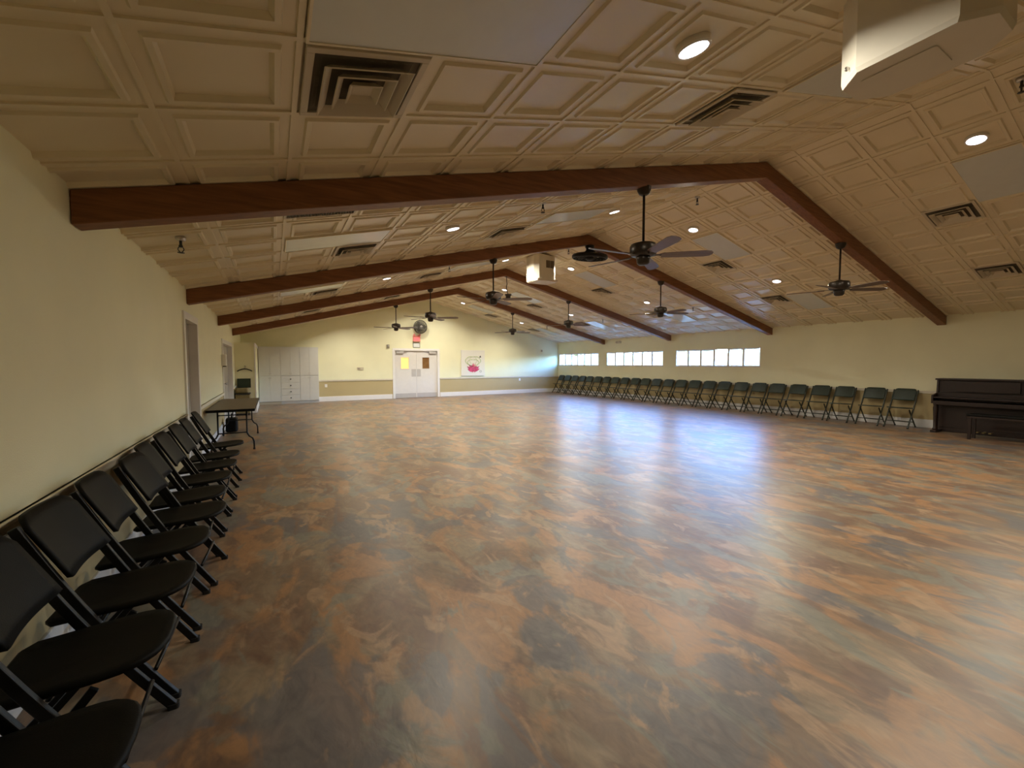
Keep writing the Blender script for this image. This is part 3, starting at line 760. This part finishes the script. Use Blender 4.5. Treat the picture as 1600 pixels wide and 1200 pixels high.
# square supply vents
def make_vent():
    r = empty('ceiling_vent'); tag(r, None, 'vent', 'square louvred ceiling vents')
    MB().box((-.262,-.262,-.004),(.262,.262,-.001)).build('duct_backing', M_VOID, r)
    def frustum(o0, o1, z0, z1):
        mb = MB(); vs = []
        for q, z in ((o0,z0),(o1,z1),(o1-.006,z1-.003),(o0-.006,z0-.003)):
            vs += [(-q,-q,z),(q,-q,z),(q,q,z),(-q,q,z)]
        fs = []
        for i in range(4):
            j = (i+1) % 4
            for a_ in range(4): fs.append((i*4+a_, i*4+(a_+1) % 4, j*4+(a_+1) % 4, j*4+a_))
        return mb.add(vs, fs)
    mb = MB(); q = .272
    for a_, b_ in (((-q,-q),(q,-q+.035)),((-q,q-.035),(q,q)),((-q,-q+.035),(-q+.035,q-.035)),((q-.035,-q+.035),(q,q-.035))): mb.box((*a_,-.016),(*b_,-.002))
    mb.build('frame', M_VENT, r, bevel=.003)
    for o0, o1 in ((.165,.205),(.105,.140),(.05,.08)): frustum(o0, o1, -.012, -.045).build('louvre', M_VENT, r)
    MB().box((-.055,-.055,-.02),(.055,.055,-.016)).build('louvre', M_VENT, r)
    return r
vent = make_vent(); first = True
VL = {0: (9, 4), 1: (8, 4), 2: (8, 4), 3: (8, 4), 4: (8, 4)}
for bay in range(5):
    for side in (-1, 1):
        for j, k in enumerate(VL[bay] if side < 0 else (8, 4)):
            M = slope_matrix(side, UK(k) - (.12 if side > 0 else 0), rowy(bay, 3), 0)
            o = vent if first else dup(vent, (0,0,0)); first = False
            place(o, M); o['label'] = 'square louvred vent on the %s slope, %s, %s from the door wall' % (SIDE[side], 'lower one' if j == 0 else 'upper one', BAY[bay])

# flat 2x4 light panels, switched off
def make_panel():
    r = empty('ceiling_light_panel'); tag(r, None, 'light panel', 'unlit flat ceiling light panels')
    MB().box((-P+.012,-PY/2+.012,-.010),(P-.012,PY/2-.012,-.001)).build('diffuser', M_DIFF, r)
    mb = MB(); w = .012
    for a_, b_ in (((-P,-PY/2),(P,-PY/2+w)),((-P,PY/2-w),(P,PY/2)),((-P,-PY/2+w),(-P+w,PY/2-w)),((P-w,-PY/2+w),(P,PY/2-w))): mb.box((*a_,-.014),(*b_,-.001))
    mb.build('frame', M_CEIL, r)
    return r
pan = make_panel(); first = True
for bay in range(5):
    for side in (-1, 1):
        for k in (3, 9):
            M = slope_matrix(side, STRIP+P*k, rowy(bay, 2), 0)
            o = pan if first else dup(pan, (0,0,0)); first = False
            place(o, M); o['label'] = 'flat unlit light panel on the %s slope, %s, %s from the door wall' % (SIDE[side], 'upper one' if k == 3 else 'lower one', BAY[bay])

# long dark return grille behind the fourth beam
r = empty('return_grille'); tag(r, 'dark long return grille tucked behind the fourth beam from the door wall', 'grille')
MB().box((-.30,-.11,-.006),(.30,.11,-.001)).build('duct_backing', M_VOID, r)
mb = MB()
for k in range(24): mb.box((-.29+.025*k,-.10,-.016),(-.285+.025*k,.10,-.006))
mb.build('slats', M_FANGREY, r)
mb = MB(); mb.box((-.31,-.12,-.018),(.31,-.10,-.001)); mb.box((-.31,.10,-.018),(.31,.12,-.001)); mb.box((-.31,-.10,-.018),(-.29,.10,-.001)); mb.box((.29,-.10,-.018),(.31,.10,-.001)); mb.build('frame', M_VENT, r)
place(r, slope_matrix(-1, XA-1.41, 4.16, 0))

# sprinkler heads
spr = empty('ceiling_sprinkler'); tag(spr, None, 'sprinkler', 'pendent sprinkler heads')
MB().lathe([(.04,.02),(.04,0),(.034,-.012),(.014,-.016)], (0,0,0), 16).build('escutcheon', M_STEEL, spr)
mb = MB(); mb.lathe([(.011,.0),(.011,-.05),(.016,-.055),(.016,-.07)], (0,0,0), 10); mb.tube([(.016,0,-.07),(.022,0,-.09),(.006,0,-.115)], .004); mb.tube([(-.016,0,-.07),(-.022,0,-.09),(-.006,0,-.115)], .004)
mb.build('body', M_DARKGREY, spr); MB().lathe([(.004,-.113),(.026,-.115),(.027,-.119),(.004,-.121)], (0,0,0), 14).build('deflector', M_DARKGREY, spr)
SP = [(.32,4.70,'low by the blank wall, fourth bay from the door wall'),(4.02,4.52,'midway up the blank-wall slope, fourth bay from the door wall'),(4.39,8.73,'midway up the blank-wall slope, third bay from the door wall'),
      (7.14,4.63,'beside the ridge, fourth bay from the door wall'),(7.18,8.15,'beside the ridge, third bay from the door wall'),(11.65,8.10,'on the window-wall slope, third bay from the door wall'),
      (11.67,11.97,'on the window-wall slope, second bay from the door wall'),(7.27,1.20,'beside the ridge near the chamfered white box'),(11.65,15.6,'on the window-wall slope, first bay from the door wall')]
for i, (x, y, t_) in enumerate(SP):
    o = spr if i == 0 else dup(spr, (0,0,0)); o.location = (x, y, zceil(x)+.002); o['label'] = 'small sprinkler head ' + t_

# hanging white box, chamfered corners (viewer's bay) and the one with dark grilles at the ridge
r = empty('ceiling_unit', (3.87, .95, 0), 0, 'white ceiling-hung box with chamfered corners beside a flat light panel', 'ceiling unit')
x0, x1, y0, y1, c = 3.66, 4.06, .71, 1.19, .11
poly = [(x0+c-.02,y0-.12),(x1-c,y0-.12),(x1,y0+c-.12),(x1,y1-c),(x1-c,y1),(x0+c,y1),(x0,y1-c),(x0,y0+c-.12)]
poly = [(px-3.87, py-.95) for px, py in poly]
mb = MB(); n = len(poly); zb = 3.0
zt = lambda px: zceil(px+3.87)-.002
vs = [(px*.97, py*.97, zb) for px, py in poly] + [(px, py, zb+.025) for px, py in poly] + [(px, py, zt(px)) for px, py in poly]
fs = [tuple(range(n))[::-1], tuple(range(2*n, 3*n))] + [(j*n+i, j*n+(i+1) % n, (j+1)*n+(i+1) % n, (j+1)*n+i) for j in range(2) for i in range(n)]
mb.add(vs, fs); mb.build('housing', M_UNIT, r)
MB().lathe([(.012,0),(.012,.004),(.003,.005)], (x0+.035-3.87, y1-.055-.95, zb+.06), 10, M=Matrix.Rotation(PI/4, 4, 'Z') @ Matrix.Rotation(-PI/2, 4, 'Y')).build('screw', M_STEEL, r)
MB().prism(rrect(.22,.30,.02), zb-.006, zb+.001).build('access_panel', M_UNIT, r)
r = empty('ceiling_unit', (7.02, 8.95, 0), 0, 'white ceiling-hung box with two dark grilles at the ridge past the third beam', 'ceiling unit')
hw = .325; zb = 3.57; c = .10; y0, y1 = -.12, .32
poly = [(-hw,y0+c),(-hw+c,y0),(hw-c,y0),(hw,y0+c),(hw,y1),(-hw,y1)]
mb = MB(); n = len(poly); zt = lambda px: zceil(px+7.02)-.002
vs = [(px, py, zb) for px, py in poly] + [(px, py, zt(px)) for px, py in poly]
mb.add(vs, [tuple(range(n))[::-1], tuple(range(n, 2*n))] + [(i, (i+1) % n, n+(i+1) % n, n+i) for i in range(n)]); mb.build('housing', M_UNIT, r)
MB().box((-hw+.02,y0-.05,zb-.02),(hw-.02,y1,zb+.03)).build('drip_ledge', M_UNIT, r, bevel=.01)
for k in (0, 1): MB().box((-.02+.125*k, y0-.012, zb+.32),(.09+.125*k, y0, zb+.50)).build('grille', M_VOID, r)

# ceiling fans
def make_fan():
    r = empty('ceiling_fan'); tag(r, None, 'ceiling fan', 'dark ceiling fans on downrods')
    MB().lathe([(.03,-.09),(.055,-.075),(.075,-.035),(.08,-.005),(.08,.0)], (0,0,0), 20).build('canopy', M_BRONZE, r)
    MB().tube([(0,0,-.08),(0,0,-.63)], .014, 10).build('downrod', M_BRONZE, r)
    MB().lathe([(.02,-.60),(.05,-.615),(.135,-.635),(.15,-.66),(.15,-.73),(.135,-.76),(.08,-.775)], (0,0,0), 26).build('motor_housing', M_BRONZE, r)
    MB().lathe([(.08,-.775),(.075,-.80),(.07,-.845),(.05,-.865),(.012,-.87)], (0,0,0), 20).build('switch_housing', M_BRONZE, r)
    for k in range(5):
        a_ = 2*PI*k/5
        M = Matrix.Rotation(a_, 4, 'Z') @ Matrix.Translation((0,0,-.765)) @ Matrix.Rotation(R(-12), 4, 'X')
        poly = [(.20,-.052),(.45,-.066),(.66,-.070),(.72,-.055),(.745,-.02),(.745,.02),(.72,.055),(.66,.070),(.45,.066),(.20,.052)]
        bl = MB().prism(poly, -.003, .004, M=M).build('blade', M_BLADE, r)
        mb = MB(); mb.prism([(.11,-.018),(.17,-.014),(.22,-.045),(.29,-.04),(.30,0),(.29,.04),(.22,.045),(.17,.014),(.11,.018)], .004, .010, M=M); mb.build('blade_bracket', M_BRONZE, bl)
    return r
fan = make_fan(); first = True
YAW = math.degrees(0.5164)
ANG = {(1,0): -10, (1,1): -4, (2,0): -6, (2,1): 10, (3,0): 0, (3,1): 12, (4,0): -6, (4,1): 20}
for b in (1, 2, 3, 4):
    for j, x in enumerate((4.70, 9.30)):
        o = fan if first else dup(fan, (0,0,0)); first = False
        o.location = (x, BEAM_Y[b]+BEAM_T/2, zceil(x)-BEAM_D-.006)
        o.rotation_euler = (0, 0, R(-YAW + ANG[(b, j)]))
        o['label'] = 'dark ceiling fan hanging from %s half of the %s' % ('blank-wall' if j == 0 else 'window-wall', BEAMN[b])

# drum fan under the ridge of the third beam; dark pendant under the second
zr = ZA-BEAM_D-.012
r = empty('drum_fan', (7.06, BEAM_Y[2]+BEAM_T/2, zr), 0, 'black drum-shaped fan tilted down under the peak of the third beam', 'fan')
mb = MB(); mb.lathe([(.10,0),(.10,-.03),(.08,-.06),(.085,-.10),(.13,-.135)], (0,0,0), 18); mb.build('bracket', M_BLACKM, r)
T = Matrix.Translation((0,0,-.24)) @ Matrix.Rotation(R(6), 4, 'X')
mb = MB()
n = 36; prof = [(.36,-.045),(.385,-.02),(.385,.02),(.36,.045),(.345,.03),(.345,-.03)]
vs = []; fs = []
for k in range(n):
    for rr, z in prof: vs.append(T @ Vector((rr*math.cos(2*PI*k/n), rr*math.sin(2*PI*k/n), z)))
m_ = len(prof)
for k in range(n):
    for i in range(m_): fs.append((k*m_+i, ((k+1) % n)*m_+i, ((k+1) % n)*m_+(i+1) % m_, k*m_+(i+1) % m_))
mb.add(vs, fs, 0, True)
mb.build('drum', M_BLACKM, r)
mb = MB()
for rr in (.10,.17,.24,.31):
    for z in (-.05, .06): mb.tube([T @ Vector((rr*math.cos(2*PI*k/30), rr*math.sin(2*PI*k/30), z)) for k in range(30)], .004, 5, closed=True)
for k in range(24):
    a_ = 2*PI*k/24
    for z in (-.05, .06): mb.tube([T @ Vector((.05*math.cos(a_), .05*math.sin(a_), z)), T @ Vector((.365*math.cos(a_), .365*math.sin(a_), z*.8))], .003, 5)
mb.build('guard', M_BLACKM, r)
mb = MB(); mb.lathe([(.01,-.07),(.07,-.065),(.09,-.03),(.09,.08),(.06,.12),(.02,.14)], (0,0,-.24), 18); mb.build('motor', M_BLACKM, r)
for k in range(4):
    M = T @ Matrix.Rotation(PI*k/2+.3, 4, 'Z') @ Matrix.Rotation(R(22), 4, 'X')
    MB().prism([(.08,-.03),(.18,-.07),(.29,-.075),(.325,-.02),(.31,.06),(.2,.06),(.08,.03)], -.002, .002, M=M).build('blade', M_DARKGREY, r)
r = empty('hanging_fan_motor', (7.03, BEAM_Y[3]+BEAM_T/2, zr), 0, 'small dark fan body on a thin crooked rod under the peak of the second beam', 'fan')
MB().lathe([(.035,0),(.035,-.015),(.01,-.03)], (0,0,0), 14).build('canopy', M_BRONZE, r)
MB().tube([(0,0,-.02),(.004,0,-.14),(.014,0,-.22),(-.006,0,-.32),(.01,0,-.42),(.05,0,-.52)], .011, 8).build('downrod', M_BRONZE, r)
MB().lathe([(.10,-.52),(.105,-.545),(.075,-.56),(.07,-.64),(.03,-.665),(.008,-.67)], (.05,0,0), 20).build('motor_housing', M_BRONZE, r)

# ------------------------------------------------------------------ outside
mb = MB().box((W+TH, -40, -.6), (W+60, 60, -.30)); tag(mb.build('ground', M_GRASS), 'sunlit lawn outside the high windows', 'lawn', kind='structure')
def blob(c, r, seed, sub=3):
    rnd = random.Random(seed); bm = bmesh.new(); bmesh.ops.create_icosphere(bm, subdivisions=sub, radius=1.0)
    ph = [(rnd.uniform(2,6), rnd.uniform(0,6), rnd.uniform(2,6), rnd.uniform(0,6)) for _ in range(4)]
    for v in bm.verts:
        d = 1 + sum(.06*math.sin(a_*v.co.x*1.3+b_)*math.sin(c_*v.co.z*1.3+v.co.y*a_+d_) for a_, b_, c_, d_ in ph)
        v.co = Vector((v.co.x*r[0]*d, v.co.y*r[1]*d, v.co.z*r[2]*d)) + Vector(c)
    vs = [v.co.copy() for v in bm.verts]; fs = [[v.index for v in f.verts] for f in bm.faces]; bm.free()
    return vs, fs
hd = empty('garden_hedge', (20.2, 30.0, -.3), 0, 'long clipped yellow-green hedge outdoors across the lawn', 'hedge')
mb = MB(); nh = 120; vs = []; fs = []
rh = random.Random(3)
for i in range(nh+1):
    y = -26 + 62*i/nh
    for (x_, z_) in ((-.6,0),(-.75,.9),(-.6,1.9),(-.2,2.35),(.3,2.35),(.7,1.8),(.7,0)):
        vs.append((x_+rh.uniform(-.12,.12), y, z_+(rh.uniform(-.14,.14) if z_ > 0 else 0)))
for i in range(nh):
    for k in range(6): fs.append((i*7+k, i*7+k+1, i*7+8+k, i*7+7+k))
mb.add(vs, fs, 0, True); mb.build('foliage', M_TREE, hd)
TREES = [(24.5, 12.2, 2.6, 'behind the near-piano window'), (27.5, 19.5, 3.2, 'behind the middle window'), (25.5, 27.0, 2.8, 'seen through the middle window beside its neighbour'), (30, 35.5, 3.4, 'behind the window beside the door wall'), (27, 46.0, 3.2, 'farther off, behind the window beside the door wall')]
for i, (x, y, s_, t_) in enumerate(TREES):
    s_ *= .66
    r = empty('garden_tree', (x, y, -.3), 0, 'bushy sunlit tree outdoors ' + t_, 'tree', 'trees outside the windows')
    MB().tube([(0,0,0),(.1,.05,s_*.5),(0,.1,s_*.9)], [.18,.14,.1], 10).build('trunk', M_BARK, r)
    mb = MB()
    for q in range(5):
        rr = random.Random(i*9+q); vs, fs = blob((rr.uniform(-.8,.8)*s_*.4, rr.uniform(-.8,.8)*s_*.45, s_*(.75+.12*q)), (s_*.5, s_*.55, s_*.38), i*9+q)
        mb.add(vs, fs, 0, True)
    mb.build('crown', M_TREE, r)

# ------------------------------------------------------------------ light and camera
wd = bpy.data.worlds.new('World'); sc.world = wd; wd.use_nodes = True
t = wd.node_tree; bg = t.nodes['Background']
sky = t.nodes.new('ShaderNodeTexSky'); sky.sky_type = 'NISHITA'; sky.sun_disc = False
sky.sun_elevation = R(48); sky.sun_rotation = R(-70); sky.air_density = 1.2; sky.dust_density = 1.0; sky.ozone_density = 1.0
tint = t.nodes.new('ShaderNodeMix'); tint.data_type = 'RGBA'; tint.blend_type = 'MULTIPLY'; tint.inputs['Factor'].default_value = 1.0
tint.inputs['B'].default_value = (.56, .86, 1.42, 1); t.links.new(sky.outputs['Color'], tint.inputs['A'])
t.links.new(tint.outputs['Result'], bg.inputs['Color']); bg.inputs['Strength'].default_value = 7.0
sun = bpy.data.lights.new('sun', 'SUN'); sun.energy = 36.0; sun.angle = R(.6); sun.color = (1, .95, .85)
so = bpy.data.objects.new('sun', sun); COL.objects.link(so); so.rotation_euler = Vector((0.62, 0.25, -0.74)).to_track_quat('-Z', 'Y').to_euler()
for a, b in WINS:
    pl = bpy.data.lights.new('window_portal', 'AREA'); pl.shape = 'RECTANGLE'; pl.size = WZ1-WZ0+.1; pl.size_y = (b-a)+.1
    pl.cycles.is_portal = True
    po = bpy.data.objects.new('window_portal', pl); COL.objects.link(po); po.location = (W+TH+.03, (a+b)/2, (WZ0+WZ1)/2)
    po.rotation_euler = (0, R(90), 0)

cam = bpy.data.cameras.new('camera'); co = bpy.data.objects.new('camera', cam); COL.objects.link(co)
cam.sensor_fit = 'HORIZONTAL'; cam.sensor_width = 36.0; cam.lens = 656.663*36/1600; cam.clip_start = .02; cam.clip_end = 300
yaw, pit, roll = 0.516373, -0.049396, -0.001633
F = Vector((math.sin(yaw)*math.cos(pit), math.cos(yaw)*math.cos(pit), math.sin(pit)))
R0 = Vector((math.cos(yaw), -math.sin(yaw), 0)); U0 = R0.cross(F)
Rv = R0*math.cos(roll)+U0*math.sin(roll); Uv = -R0*math.sin(roll)+U0*math.cos(roll)
Mc = Matrix((Rv, Uv, -F)).transposed().to_4x4(); Mc.translation = (0.99884, 0, 1.5)
co.matrix_world = Mc; sc.camera = co

vs_ = sc.view_settings; sc.display_settings.display_device = 'sRGB'
vs_.view_transform = 'Standard'; vs_.look = 'None'; vs_.gamma = 1.0; vs_.use_curve_mapping = False; vs_.exposure = 0.25
cy = sc.cycles
cy.use_denoising = True
try: cy.denoiser = 'OPENIMAGEDENOISE'
except Exception: pass
cy.max_bounces = 10; cy.diffuse_bounces = 6; cy.glossy_bounces = 4; cy.transparent_max_bounces = 12
cy.sample_clamp_indirect = 8.0; cy.caustics_reflective = False; cy.caustics_refractive = False
